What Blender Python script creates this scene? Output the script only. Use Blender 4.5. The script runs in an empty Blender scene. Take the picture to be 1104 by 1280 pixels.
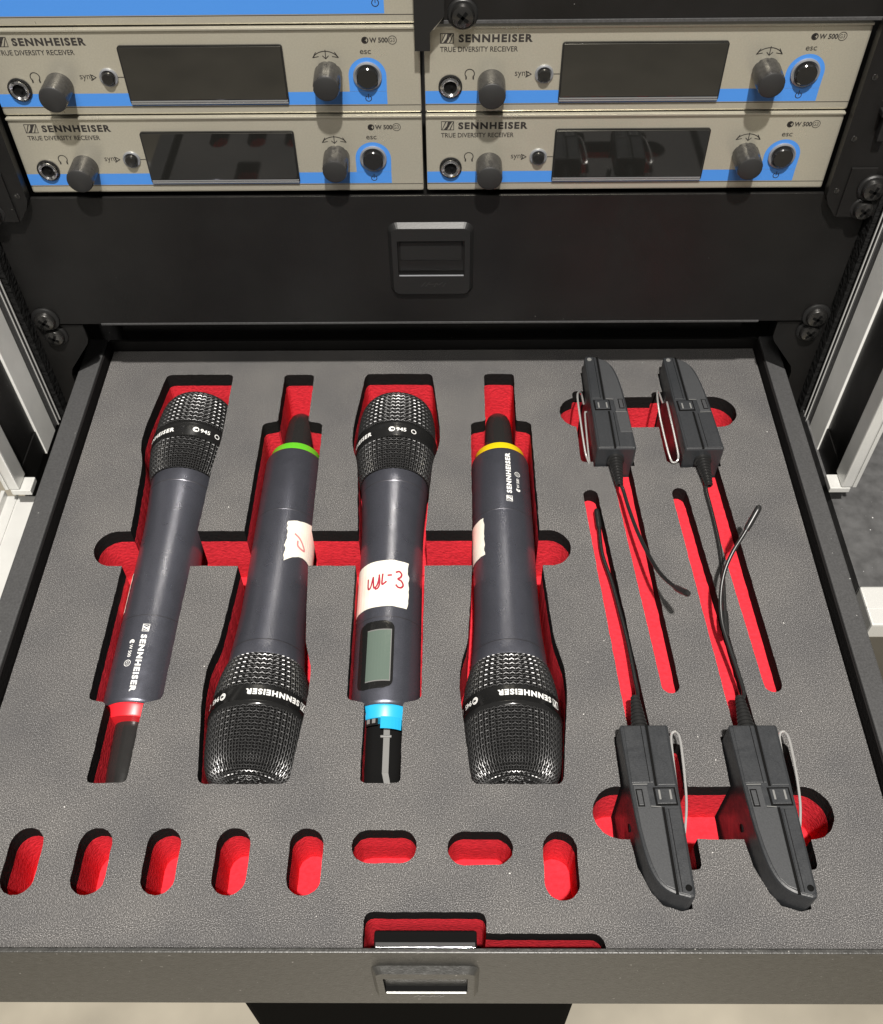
import bpy, bmesh, math, random
from mathutils import Vector, Matrix
random.seed(7)
scene = bpy.context.scene
COL = scene.collection
MM = 0.001

# ------------------------------------------------------------------ camera
cam_d = bpy.data.cameras.new('camera')
cam = bpy.data.objects.new('camera', cam_d); COL.objects.link(cam)
cam_d.sensor_fit = 'HORIZONTAL'; cam_d.sensor_width = 36.0
cam_d.lens = 1235.784 / 1104.0 * 36.0
cam_d.clip_start = 0.01; cam_d.clip_end = 50
def cam_matrix(pitch, yaw, roll, pos):
    R = Vector((1, 0, 0)); U = Vector((0, math.sin(pitch), math.cos(pitch)))
    F = Vector((0, math.cos(pitch), -math.sin(pitch)))
    Z = Matrix.Rotation(yaw, 3, 'Z'); R, U, F = Z @ R, Z @ U, Z @ F
    c, s = math.cos(roll), math.sin(roll)
    R, U = c * R + s * U, -s * R + c * U
    m = Matrix((R, U, -F)).transposed().to_4x4(); m.translation = pos
    return m
cam.matrix_world = cam_matrix(0.886480, 0.017686, -0.016559, Vector((0.014190, -0.471877, 0.449489)))
scene.camera = cam

# ------------------------------------------------------------------ light
world = bpy.data.worlds.new('World'); scene.world = world; world.use_nodes = True
wb = world.node_tree.nodes['Background']
wb.inputs[0].default_value = (1.0, 0.96, 0.90, 1); wb.inputs[1].default_value = 0.12
def area(name, loc, target, size, power, color):
    d = bpy.data.lights.new(name, 'AREA'); d.shape = 'DISK'; d.size = size; d.energy = power; d.color = color
    o = bpy.data.objects.new(name, d); COL.objects.link(o); o.location = loc
    o.rotation_euler = (Vector(target) - Vector(loc)).to_track_quat('-Z', 'Y').to_euler()
    return o
area('ceiling_spot', (0.08, -0.95, 1.95), (0.0, -0.12, 0.0), 0.07, 80, (1.0, 0.955, 0.89))
area('front_fill', (-0.30, -1.65, 1.85), (0.0, 0.0, 0.1), 0.5, 18, (1.0, 0.955, 0.89))  # added soft fill from the front, its source unseen
vs = scene.view_settings
vs.view_transform = 'Standard'; vs.look = 'None'; vs.exposure = 0.0; vs.gamma = 1.0; vs.use_curve_mapping = False

# ------------------------------------------------------------------ materials
def mat(name, col, rough=0.5, metal=0.0, spec=0.5, bump=None, var=None, coat=0.0, stretch=None):
    """bump=(scale, strength, distance)  var=(scale, amount): light and dark mottling of the colour"""
    m = bpy.data.materials.new(name); m.use_nodes = True
    nt = m.node_tree; n = nt.nodes; b = n['Principled BSDF']
    b.inputs['Base Color'].default_value = (*col, 1); b.inputs['Roughness'].default_value = rough
    b.inputs['Metallic'].default_value = metal; b.inputs['Specular IOR Level'].default_value = spec
    b.inputs['Coat Weight'].default_value = coat
    tc = n.new('ShaderNodeTexCoord'); vec = tc.outputs['Object']
    if stretch:
        mp = n.new('ShaderNodeMapping'); mp.inputs['Scale'].default_value = stretch
        nt.links.new(vec, mp.inputs['Vector']); vec = mp.outputs['Vector']
    if bump:
        t = n.new('ShaderNodeTexNoise'); t.inputs['Scale'].default_value = bump[0]; t.inputs['Detail'].default_value = 3
        nt.links.new(vec, t.inputs['Vector'])
        bn = n.new('ShaderNodeBump'); bn.inputs['Strength'].default_value = bump[1]; bn.inputs['Distance'].default_value = bump[2]
        nt.links.new(t.outputs['Fac'], bn.inputs['Height']); nt.links.new(bn.outputs['Normal'], b.inputs['Normal'])
    if var:
        t2 = n.new('ShaderNodeTexNoise'); t2.inputs['Scale'].default_value = var[0]; t2.inputs['Detail'].default_value = 4
        nt.links.new(vec, t2.inputs['Vector'])
        r = n.new('ShaderNodeValToRGB'); r.color_ramp.elements[0].position = 0.3; r.color_ramp.elements[1].position = 0.7
        a = var[1]
        r.color_ramp.elements[0].color = (*[c * (1 - a) for c in col], 1); r.color_ramp.elements[1].color = (*[min(1, c * (1 + a)) for c in col], 1)
        nt.links.new(t2.outputs['Fac'], r.inputs['Fac']); nt.links.new(r.outputs['Color'], b.inputs['Base Color'])
    return m

def foam_top_material():
    m = bpy.data.materials.new('speckled_foam'); m.use_nodes = True
    nt = m.node_tree; n = nt.nodes; L = nt.links; b = n['Principled BSDF']
    b.inputs['Roughness'].default_value = 0.75; b.inputs['Specular IOR Level'].default_value = 0.3
    tc = n.new('ShaderNodeTexCoord')
    fine = n.new('ShaderNodeTexNoise'); fine.inputs['Scale'].default_value = 2300; fine.inputs['Detail'].default_value = 2; fine.inputs['Roughness'].default_value = 0.6
    L.new(tc.outputs['Object'], fine.inputs['Vector'])
    ramp = n.new('ShaderNodeValToRGB'); cr = ramp.color_ramp
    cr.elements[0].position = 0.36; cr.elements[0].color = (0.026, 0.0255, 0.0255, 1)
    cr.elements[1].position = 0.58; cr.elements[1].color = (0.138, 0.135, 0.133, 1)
    e = cr.elements.new(0.69); e.color = (0.42, 0.41, 0.40, 1)
    L.new(fine.outputs['Fac'], ramp.inputs['Fac'])
    big = n.new('ShaderNodeTexNoise'); big.inputs['Scale'].default_value = 22; big.inputs['Detail'].default_value = 5
    L.new(tc.outputs['Object'], big.inputs['Vector'])
    r2 = n.new('ShaderNodeValToRGB'); r2.color_ramp.elements[0].position = 0.3; r2.color_ramp.elements[1].position = 0.75
    r2.color_ramp.elements[0].color = (0.78, 0.78, 0.80, 1); r2.color_ramp.elements[1].color = (1.12, 1.10, 1.08, 1)
    L.new(big.outputs['Fac'], r2.inputs['Fac'])
    mx = n.new('ShaderNodeMixRGB'); mx.blend_type = 'MULTIPLY'; mx.inputs[0].default_value = 1
    L.new(ramp.outputs['Color'], mx.inputs[1]); L.new(r2.outputs['Color'], mx.inputs[2])
    L.new(mx.outputs['Color'], b.inputs['Base Color'])
    bn = n.new('ShaderNodeBump'); bn.inputs['Strength'].default_value = 0.4; bn.inputs['Distance'].default_value = 0.0003
    L.new(fine.outputs['Fac'], bn.inputs['Height']); L.new(bn.outputs['Normal'], b.inputs['Normal'])
    return m

def add_specks(m, scale, thresh, col, w=0.02):
    """sparse pale specks of dust"""
    nt = m.node_tree; n = nt.nodes; b = n['Principled BSDF']; L = nt.links
    tc = n.new('ShaderNodeTexCoord'); t = n.new('ShaderNodeTexNoise'); t.inputs['Scale'].default_value = scale; t.inputs['Detail'].default_value = 1
    L.new(tc.outputs['Object'], t.inputs['Vector'])
    r = n.new('ShaderNodeValToRGB'); r.color_ramp.elements[0].position = thresh; r.color_ramp.elements[0].color = (0, 0, 0, 1); r.color_ramp.elements[1].position = thresh + w; r.color_ramp.elements[1].color = (1, 1, 1, 1)
    L.new(t.outputs['Fac'], r.inputs['Fac'])
    mx = n.new('ShaderNodeMixRGB'); mx.inputs[2].default_value = (*col, 1)
    src = b.inputs['Base Color']
    if src.is_linked: L.new(src.links[0].from_socket, mx.inputs[1])
    else: mx.inputs[1].default_value = src.default_value
    L.new(r.outputs['Color'], mx.inputs[0]); L.new(mx.outputs['Color'], src)
def rough_marks(m, scale, lo, hi):
    """uneven gloss: fingerprints and rubbing"""
    nt = m.node_tree; n = nt.nodes; L = nt.links
    tc = n.new('ShaderNodeTexCoord'); t = n.new('ShaderNodeTexNoise'); t.inputs['Scale'].default_value = scale; t.inputs['Detail'].default_value = 6; t.inputs['Roughness'].default_value = 0.65; t.inputs['Distortion'].default_value = 1.2
    L.new(tc.outputs['Object'], t.inputs['Vector'])
    r = n.new('ShaderNodeMapRange'); r.inputs['From Min'].default_value = 0.3; r.inputs['From Max'].default_value = 0.7; r.inputs['To Min'].default_value = lo; r.inputs['To Max'].default_value = hi
    L.new(t.outputs['Fac'], r.inputs['Value']); L.new(r.outputs['Result'], n['Principled BSDF'].inputs['Roughness'])
M = {}
M['foam'] = foam_top_material()
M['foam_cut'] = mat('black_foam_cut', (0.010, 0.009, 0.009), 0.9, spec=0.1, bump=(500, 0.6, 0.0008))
M['red_foam'] = mat('red_foam', (0.66, 0.029, 0.044), 0.922, spec=0.12, bump=(620, 0.55, 0.0011), var=(500, 0.14), stretch=(0.9, 0.9, 1.0))
M['black_metal'] = mat('black_powder_coat', (0.0065, 0.0062, 0.006), 0.40, spec=0.45, bump=(1500, 0.25, 0.0002), var=(35, 0.18))
M['rail_metal'] = mat('charcoal_powder_coat', (0.055, 0.055, 0.056), 0.50, bump=(1600, 0.35, 0.0002), var=(900, 0.2))
M['front_metal'] = mat('textured_front_coat', (0.042, 0.0415, 0.039), 0.38, bump=(700, 0.6, 0.0004), var=(260, 0.30))
M['black_plastic'] = mat('black_plastic', (0.012, 0.012, 0.012), 0.38, spec=0.4, bump=(900, 0.1, 0.0002))
M['gloss_black'] = mat('gloss_black', (0.012, 0.012, 0.012), 0.15)
M['hole'] = mat('dark_hollow', (0.004, 0.004, 0.004), 0.8, spec=0.1)
M['screw'] = mat('black_zinc_screw', (0.10, 0.098, 0.095), 0.25, metal=0.9)
M['alu'] = mat('bright_aluminium', (0.62, 0.62, 0.60), 0.36, metal=0.25, var=(40, 0.05), bump=(900, 0.05, 0.0001))
M['alu_white'] = mat('pale_anodised_aluminium', (0.86, 0.86, 0.83), 0.45, metal=0.0, bump=(700, 0.08, 0.0002), var=(60, 0.05))
M['alu_dark'] = mat('grooved_aluminium', (0.10, 0.10, 0.10), 0.45, metal=0.4)
M['felt'] = mat('black_felt_edge', (0.012, 0.012, 0.012), 0.95, spec=0.1, bump=(300, 0.9, 0.002))
M['laminate'] = mat('black_laminate', (0.075, 0.075, 0.076), 0.42, bump=(300, 0.25, 0.0004), var=(150, 0.25))
M['face'] = mat('champagne_faceplate', (0.525, 0.50, 0.415), 0.33, metal=0.6, bump=(2500, 0.12, 0.0001), var=(1200, 0.05))
M['blue'] = mat('blue_print', (0.055, 0.215, 0.60), 0.4)
M['ink'] = mat('dark_print', (0.025, 0.022, 0.02), 0.6)
M['white_ink'] = mat('white_print', (0.85, 0.85, 0.83), 0.5)
M['glass'] = mat('dark_display_glass', (0.012, 0.012, 0.011), 0.04, spec=0.9, coat=0.25)
M['display_lip'] = mat('display_lip', (0.40, 0.41, 0.42), 0.25, metal=0.7)
M['knob'] = mat('graphite_knob', (0.075, 0.073, 0.071), 0.27, metal=0.6, bump=(800, 0.2, 0.0002), var=(500, 0.2))
M['knob_cap'] = mat('knob_cap', (0.02, 0.02, 0.02), 0.45, bump=(1200, 0.15, 0.0001))
M['chrome'] = mat('chrome', (0.75, 0.75, 0.76), 0.18, metal=1.0)
M['button_ring'] = mat('grey_button_ring', (0.30, 0.31, 0.33), 0.3, metal=0.5)
M['mic_body'] = mat('anthracite_metal', (0.145, 0.150, 0.182), 0.36, metal=0.75, bump=(2600, 0.22, 0.0001), var=(1800, 0.12))
M['mic_seam'] = mat('seam_metal', (0.14, 0.14, 0.16), 0.3, metal=0.8)
M['wire'] = mat('black_grille_wire', (0.17, 0.17, 0.172), 0.40, metal=0.95)
M['grille_core'] = mat('grille_core', (0.004, 0.004, 0.004), 0.9, spec=0.1)
M['antenna'] = mat('antenna_plastic', (0.020, 0.0195, 0.019), 0.2, spec=0.6, bump=(1500, 0.15, 0.0001))
M['ring_red'] = mat('red_ring', (0.72, 0.02, 0.03), 0.35)
M['ring_green'] = mat('green_ring', (0.14, 0.62, 0.03), 0.35)
M['ring_blue'] = mat('blue_ring', (0.02, 0.37, 0.64), 0.35)
M['ring_yellow'] = mat('yellow_ring', (0.86, 0.68, 0.01), 0.35)
M['tape'] = mat('masking_tape', (0.82, 0.78, 0.68), 0.75, bump=(600, 0.3, 0.0002), var=(150, 0.05))
M['red_ink'] = mat('red_marker', (0.36, 0.022, 0.045), 0.7)
M['pink_ink'] = mat('faded_marker', (0.62, 0.24, 0.24), 0.7)
M['lcd'] = mat('lcd_grey_green', (0.105, 0.14, 0.118), 0.25, spec=0.5)
M['pack'] = mat('pack_plastic', (0.027, 0.029, 0.032), 0.36, spec=0.5, bump=(1400, 0.35, 0.0002), var=(1500, 0.18))
M['pack_door'] = mat('pack_door_plastic', (0.050, 0.052, 0.055), 0.44, bump=(1400, 0.3, 0.0002), var=(1500, 0.15))
M['pack_line'] = mat('pack_groove', (0.004, 0.004, 0.004), 0.8, spec=0.1)
M['wire_steel'] = mat('spring_steel', (0.92, 0.91, 0.89), 0.25, metal=0.75)
M['rubber'] = mat('rubber_black', (0.016, 0.016, 0.016), 0.32)
M['strap'] = mat('grey_plastic_strip', (0.18, 0.18, 0.175), 0.45)
M['floor'] = mat('beige_floor', (0.44, 0.40, 0.32), 0.45, var=(7, 0.22), bump=(40, 0.05, 0.001))
M['shade_block'] = mat('shade_block_black', (0.003, 0.003, 0.003), 0.9, spec=0.05, bump=(200, 0.3, 0.0005))  # near black, gives the added floor block the tone of shade

add_specks(M['black_metal'], 520, 0.80, (0.16, 0.155, 0.15)); rough_marks(M['black_metal'], 14, 0.32, 0.52)
add_specks(M['rail_metal'], 480, 0.80, (0.3, 0.3, 0.29)); rough_marks(M['rail_metal'], 20, 0.42, 0.6)
add_specks(M['laminate'], 330, 0.77, (0.5, 0.5, 0.5)); rough_marks(M['laminate'], 18, 0.3, 0.6)
add_specks(M['foam'], 420, 0.81, (0.75, 0.73, 0.70)); rough_marks(M['mic_body'], 60, 0.25, 0.40)
add_specks(M['pack'], 700, 0.80, (0.22, 0.22, 0.22)); rough_marks(M['pack'], 90, 0.34, 0.56)
add_specks(M['front_metal'], 420, 0.76, (0.35, 0.34, 0.32)); rough_marks(M['face'], 30, 0.26, 0.42)
rough_marks(M['alu'], 25, 0.25, 0.5); rough_marks(M['glass'], 25, 0.015, 0.05); rough_marks(M['antenna'], 90, 0.14, 0.24)

# ------------------------------------------------------------------ mesh helpers (millimetres)
class MB:
    def __init__(s): s.v = []; s.f = []; s.mi = []; s.sm = []
    def add(s, verts, faces, mi=0, smooth=False):
        k = len(s.v); s.v += [tuple(p) for p in verts]
        for f in faces: s.f.append([i + k for i in f]); s.mi.append(mi); s.sm.append(smooth)
        return s
    def box(s, x0, x1, y0, y1, z0, z1, c=0.0, mi=0):
        if c <= 0:
            v = [(x, y, z) for z in (z0, z1) for y in (y0, y1) for x in (x0, x1)]
            return s.add(v, [(0, 2, 3, 1), (4, 5, 7, 6), (0, 1, 5, 4), (2, 6, 7, 3), (0, 4, 6, 2), (1, 3, 7, 5)], mi)
        bm = bmesh.new(); bmesh.ops.create_cube(bm, size=1)
        for p in bm.verts:
            p.co = (x0 + (p.co.x + .5) * (x1 - x0), y0 + (p.co.y + .5) * (y1 - y0), z0 + (p.co.z + .5) * (z1 - z0))
        bmesh.ops.bevel(bm, geom=bm.edges[:], offset=c, segments=2, profile=0.6, affect='EDGES')
        bm.verts.index_update()
        s.add([p.co[:] for p in bm.verts], [[q.index for q in f.verts] for f in bm.faces], mi); bm.free(); return s
    def prism(s, out, z0, z1, c=0.0, mi=0, axes='xyz', holes=False):
        """outline (counter-clockwise, 2D) pulled from z0 to z1, top edge chamfered by c"""
        n = len(out)
        def ring(z, inset):
            if inset == 0: return [(p[0], p[1], z) for p in out]
            r = []
            for i in range(n):
                a, b, d = Vector(out[i - 1]), Vector(out[i]), Vector(out[(i + 1) % n])
                e1 = (b - a); e2 = (d - b)
                n1 = Vector((-e1.y, e1.x)).normalized(); n2 = Vector((-e2.y, e2.x)).normalized()
                m = (n1 + n2); m = m.normalized() if m.length > 1e-6 else n1
                k = inset / max(0.4, m.dot(n1)); q = b + m * k; r.append((q.x, q.y, z))
            return r
        rings = [ring(z0, 0), ring(z1 - c, 0)] if c else [ring(z0, 0), ring(z1, 0)]
        if c: rings += [ring(z1 - c * 0.3, c * 0.3), ring(z1, c)]
        v = [p for r in rings for p in r]
        if axes == 'xzy': v = [(p[0], p[2], p[1]) for p in v]
        f = []
        for k in range(len(rings) - 1):
            for i in range(n):
                j = (i + 1) % n; f.append((k * n + i, k * n + j, (k + 1) * n + j, (k + 1) * n + i))
        f.append(tuple(range(n))[::-1]); f.append(tuple((len(rings) - 1) * n + i for i in range(n)))
        return s.add(v, f, mi)
    def lathe(s, prof, o=(0, 0, 0), axis='y', n=32, mi=0, smooth=True, sign=1):
        """prof: (radius, height along axis)"""
        v = []; f = []
        for r, h in prof:
            for i in range(n):
                t = 2 * math.pi * i / n; a, b = r * math.sin(t), r * math.cos(t); h_ = h * sign
                v.append({'y': (o[0] + a, o[1] + h_, o[2] + b), 'z': (o[0] + a, o[1] + b, o[2] + h_), 'x': (o[0] + h_, o[1] + a, o[2] + b)}[axis])
        for k in range(len(prof) - 1):
            for i in range(n):
                j = (i + 1) % n; f.append((k * n + i, k * n + j, (k + 1) * n + j, (k + 1) * n + i))
        s.add(v, f, mi, smooth)
        return s
    def tube(s, pts, r, n=8, mi=0, smooth=True, closed=False):
        pts = [Vector(p) for p in pts]; m = len(pts)
        rr = r if isinstance(r, (list, tuple)) else [r] * m
        v = []; f = []; up = Vector((0.13, 0.31, 0.94)).normalized()
        for i, p in enumerate(pts):
            a = pts[i - 1] if (i > 0 or closed) else p; b = pts[(i + 1) % m] if (i < m - 1 or closed) else p
            d = (b - a).normalized(); x = d.cross(up)
            if x.length < 1e-3: x = d.cross(Vector((1, 0, 0)))
            x.normalize(); y = d.cross(x)
            for k in range(n):
                t = 2 * math.pi * k / n; v.append(p + (x * math.cos(t) + y * math.sin(t)) * rr[i])
        for i in range(m if closed else m - 1):
            j = (i + 1) % m
            for k in range(n):
                l = (k + 1) % n; f.append((i * n + k, i * n + l, j * n + l, j * n + k))
        if not closed: f.append(tuple(range(n))); f.append(tuple((m - 1) * n + k for k in range(n)))
        return s.add(v, f, mi, smooth)
    def build(s, name, mats, parent=None, kind=None):
        me = bpy.data.meshes.new(name)
        me.from_pydata([(x * MM, y * MM, z * MM) for x, y, z in s.v], [], s.f)
        mats = mats if isinstance(mats, (list, tuple)) else [mats]
        for m in mats: me.materials.append(M[m] if isinstance(m, str) else m)
        me.polygons.foreach_set('material_index', s.mi); me.polygons.foreach_set('use_smooth', s.sm)
        bm = bmesh.new(); bm.from_mesh(me); bmesh.ops.recalc_face_normals(bm, faces=bm.faces[:]); bm.to_mesh(me); bm.free()
        if any(s.sm): me.set_sharp_from_angle(angle=math.radians(40))
        me.update()
        return link(name, me, parent, kind)

def link(name, me, parent=None, kind=None):
    o = bpy.data.objects.new(name, me); COL.objects.link(o)
    if parent: o.parent = parent
    if kind: o['kind'] = kind
    return o
def empty(name, loc=(0, 0, 0), rot=(0, 0, 0)):
    o = bpy.data.objects.new(name, None); COL.objects.link(o); o.empty_display_size = 0.02
    o.location = Vector(loc) * MM; o.rotation_euler = rot; return o
def tag(o, label, cat, group=None):
    o['label'] = label; o['category'] = cat
    if group: o['group'] = group
    return o
def copy_tree(o, parent=None):
    c = o.copy(); COL.objects.link(c); c.parent = parent
    for ch in list(o.children): copy_tree(ch, c)
    return c

def rrect(x0, x1, y0, y1, r, k=5):
    pts = []
    for cx, cy, a in ((x1 - r, y0 + r, -90), (x1 - r, y1 - r, 0), (x0 + r, y1 - r, 90), (x0 + r, y0 + r, 180)):
        for i in range(k + 1):
            t = math.radians(a + 90 * i / k); pts.append((cx + r * math.cos(t), cy + r * math.sin(t)))
    return pts
def round_poly(pts, rads, k=4):
    """round the corners of a polygon"""
    n = len(pts); out = []
    for i in range(n):
        p = Vector(pts[i]); a = Vector(pts[i - 1]); b = Vector(pts[(i + 1) % n]); r = rads[i] if isinstance(rads, (list, tuple)) else rads
        if r <= 0: out.append(tuple(p)); continue
        d1 = (a - p); d2 = (b - p); m = min(r, d1.length * .45, d2.length * .45)
        p1 = p + d1.normalized() * m; p2 = p + d2.normalized() * m
        for j in range(k + 1):
            t = j / k; out.append(tuple((1 - t) ** 2 * p1 + 2 * t * (1 - t) * p + t * t * p2))
    return out
def ccw(p):
    a = sum(p[i - 1][0] * p[i][1] - p[i][0] * p[i - 1][1] for i in range(len(p)))
    return p if a > 0 else p[::-1]
def catmull(pts, k=6):
    P = [Vector(p) for p in pts]; P = [2 * P[0] - P[1]] + P + [2 * P[-1] - P[-2]]; out = []
    for i in range(1, len(P) - 2):
        a, b, c, d = P[i - 1:i + 3]
        for j in range(k):
            t = j / k
            out.append(.5 * ((2 * b) + (c - a) * t + (2 * a - 5 * b + 4 * c - d) * t * t + (3 * b - a - 3 * c + d) * t ** 3))
    out.append(P[-2]); return out

_tc = {}
def text_geo(txt, size, bold=0.0, wide=1.0, shear=0.0, space=1.0):
    """glyph outlines as a flat triangulated sheet; left edge x=0, baseline y=0 (mm)"""
    key = (txt, size, bold, wide, shear, space)
    if key not in _tc:
        cu = bpy.data.curves.new('t', 'FONT'); cu.body = txt; cu.size = 1.0; cu.offset = bold; cu.resolution_u = 3; cu.shear = shear; cu.space_character = space
        ob = bpy.data.objects.new('t', cu); COL.objects.link(ob)
        bpy.context.view_layer.update()
        me = bpy.data.meshes.new_from_object(ob.evaluated_get(bpy.context.evaluated_depsgraph_get()))
        bm = bmesh.new(); bm.from_mesh(me); bmesh.ops.triangulate(bm, faces=bm.faces[:])
        v = [(p.co.x, p.co.y) for p in bm.verts]; bm.verts.index_update(); f = [[q.index for q in t.verts] for t in bm.faces]; bm.free()
        bpy.data.objects.remove(ob); bpy.data.curves.remove(cu); bpy.data.meshes.remove(me)
        x0 = min(p[0] for p in v); y0 = min(0, min(p[1] for p in v)) * 0
        cap = max(p[1] for p in v)
        v = [((p[0] - x0) * size / cap * wide, p[1] * size / cap) for p in v]
        _tc[key] = (v, f, max(p[0] for p in v))
    return _tc[key]
def logo_geo(w, h):
    """slanted-frame square with the doubled stroke inside"""
    t = h * 0.07; v = []; f = []
    def q(a):
        k = len(v); v.extend([(x * w, y * h) for x, y in a]); f.append([k + i for i in range(len(a))])
    a, b = t / w, t / h
    q([(0, 0), (1, 0), (1, b), (0, b)]); q([(0, 1 - b), (1, 1 - b), (1, 1), (0, 1)])
    q([(0, b), (a, b), (a, 1 - b), (0, 1 - b)]); q([(1 - a, b), (1, b), (1, 1 - b), (1 - a, 1 - b)])
    q([(0.20, b), (0.47, b), (0.66, 0.50), (0.50, 0.56)]); q([(0.44, 0.40), (0.60, 0.44), (0.86, 1 - b), (0.52, 1 - b)])
    q([(a, b), (0.10, b), (0.42, 1 - b), (0.33, 1 - b)]); q([(0.64, b), (0.73, b), (1 - a, 0.80), (1 - a, 0.97)])
    return v, f, w
def strokes_geo(lines, w):
    v = []; f = []
    for ln in lines:
        for (x0, y0), (x1, y1) in zip(ln[:-1], ln[1:]):
            d = Vector((x1 - x0, y1 - y0)); 
            if d.length < 1e-6: continue
            e = d.normalized() * (w * .35); nn = Vector((-d.y, d.x)).normalized() * (w / 2); k = len(v)
            v += [(x0 - e.x + nn.x, y0 - e.y + nn.y), (x0 - e.x - nn.x, y0 - e.y - nn.y), (x1 + e.x - nn.x, y1 + e.y - nn.y), (x1 + e.x + nn.x, y1 + e.y + nn.y)]
            f.append([k, k + 1, k + 2, k + 3])
    return v, f, 0
def arc(cx, cy, r, a0, a1, k=12, ry=None):
    return [(cx + r * math.cos(math.radians(a0 + (a1 - a0) * i / k)), cy + (ry or r) * math.sin(math.radians(a0 + (a1 - a0) * i / k))) for i in range(k + 1)]

# ------------------------------------------------------------------ the setting
fl = MB()
fl.add([(-4000, -4000, -800), (4000, -4000, -800), (4000, 4000, -800), (-4000, 4000, -800)], [(0, 1, 2, 3)])
floor = fl.build('floor', 'floor'); floor['kind'] = 'structure'; floor['label'] = 'pale beige mottled floor far below the drawer'

# ------------------------------------------------------------------ rack case
case = tag(empty('rack_case', (0, 0, -800)), 'black rack case with aluminium edge profiles standing around the drawers', 'rack case')
Z0 = 800
def cpart(name, m, fn):
    b = MB(); fn(b); b.v = [(x, y, z + Z0) for x, y, z in b.v]; return b.build(name, m, case)
for s in (-1, 1):
    def bx(b, xa, xb, y0, y1, z0, z1, c=0.0):
        x0, x1 = sorted((s * xa, s * xb)); b.box(x0, x1, y0, y1, z0, z1, c)
    cpart('side_wall', 'laminate', lambda b: bx(b, 249, 252, -76, 420, -800, 330))
    cpart('rack_rail', 'black_metal', lambda b: bx(b, 232, 243, 2.5, 30, -800, 330, 0.6))
    cpart('felt_strip', 'felt', lambda b: bx(b, 243.2, 248.9, -8, 12, -780, 330))
    def ribs(b):
        bx(b, 246.5, 248.8, -22, -8.2, -16, 330)
        bx(b, 245.6, 246.4, -12.6, -11.6, -16, 330); bx(b, 245.6, 246.4, -17.0, -16.0, -16, 330); 
    cpart('grooved_profile', 'alu_dark', ribs)
    def rl(b):
        bx(b, 244.9, 245.5, -12.5, -11.7, -16, 330); bx(b, 244.9, 245.5, -16.9, -16.1, -16, 330)
    cpart('bright_rib', 'alu', rl)
    cpart('inner_flange', 'alu_white', lambda b: bx(b, 245.8, 248.9, -43, -22.2, -16, 330, 0.5))
    def post(b):
        bx(b, 244.2, 250.5, -90, -77, 3, 330, 1.0); bx(b, 250.7, 253, -90, -60, 3, 330, 0.5)
    cpart('edge_profile', 'alu', post)
    cpart('profile_foot', 'alu', lambda b: bx(b, 238, 250, -90, -79, -1.5, 2.6, 0.6))
    def panel(b): bx(b, 247.2, 248.9, -76.5, -43.4, 6, 330); bx(b, 246.6, 248.9, -76.5, -43.4, -14, 5)
    cpart('inner_panel', 'black_metal', panel)
cpart('back_wall', 'laminate', lambda b: b.box(-252, 252, 421, 431, -800, 330))
cpart('lower_front', 'black_metal', lambda b: b.box(-243, 243, 0, 2.4, -800, -92))

# lower rims of the case beside the drawer: lid on the right, rim on the left
def lp(name, m, parent, ox, oy, oz, boxes):
    b = MB()
    for q in boxes: b.box(q[0] + ox, q[1] + ox, q[2] + oy, q[3] + oy, q[4] + oz + Z0, q[5] + oz + Z0, *(q[6:]))
    return b.build(name, m, parent)
ld = lp('side_lid', 'laminate', case, 245, -175, -60, [(0, 330, 26.2, 200, 36, 45.5, 0.3)])
ld['label'] = 'black laminate lid right of the open drawer'
lp('lid_edge', 'alu', ld, 245, -175, -60, [(0, 330, 0, 26, 33, 46, 1.2), (0, 330, 11, 12.2, 46.02, 46.3)])
rm = lp('side_rim', 'alu', case, -262, -300, -60, [(-2, 30, 0, 222, 36, 44, 1.0), (6, 7.2, 0, 222, 44.02, 44.9), (-2, 0.5, 0, 222, 43.5, 49, 0.5)])
rm['label'] = 'white aluminium rim left of the open drawer'

tr = tag(empty('shadow_stand_in', (-33, -100, -800)), 'added black block standing in for the shadow beneath the drawer front', 'shade_block')  # added block, stands in for the drawer's shadow on the floor
b = MB(); b.box(-172, 172, -120, 100, 0, 150, 8); b.build('body', 'shade_block', tr)
b = MB(); b.box(-173, 173, -121, 101, 150.5, 176, 8); b.build('lid', 'shade_block', tr)  # upper slice of the same stand-in block

# screws
def screw(parent, x, y, z, r=6.2, name='screw', washer=True, r2=None):
    """pan-head rack screw with cross recess, facing -y"""
    if washer:
        b = MB(); b.lathe([(0, 0), (r * 1.28, 0), (r * 1.28, -1.0), (r * 1.15, -1.7), (r * .7, -1.8)], (x, y, z), 'y', 24); w = b.build('washer', 'black_plastic', parent); y -= 1.7
    b = MB(); b.lathe([(r * .98, 0), (r, -1.2), (r * .86, -2.6), (r * .5, -3.3), (0, -3.5)], (x, y, z), 'y', 24)
    h = b.build(name, 'screw', parent)
    b = MB(); a = 0.5 + random.random()
    for t in (a, a + math.pi / 2):
        dx, dz = math.cos(t) * r * .55, math.sin(t) * r * .55; nx, nz = -math.sin(t) * r * .13, math.cos(t) * r * .13
        yy = y - 3.62
        b.add([(x - dx - nx, yy, z - dz - nz), (x + dx - nx, yy, z + dz - nz), (x + dx + nx, yy, z + dz + nz), (x - dx + nx, yy, z - dz + nz)], [(0, 1, 2, 3)])
    b.build('cross_recess', 'hole', h)
    return h

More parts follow.
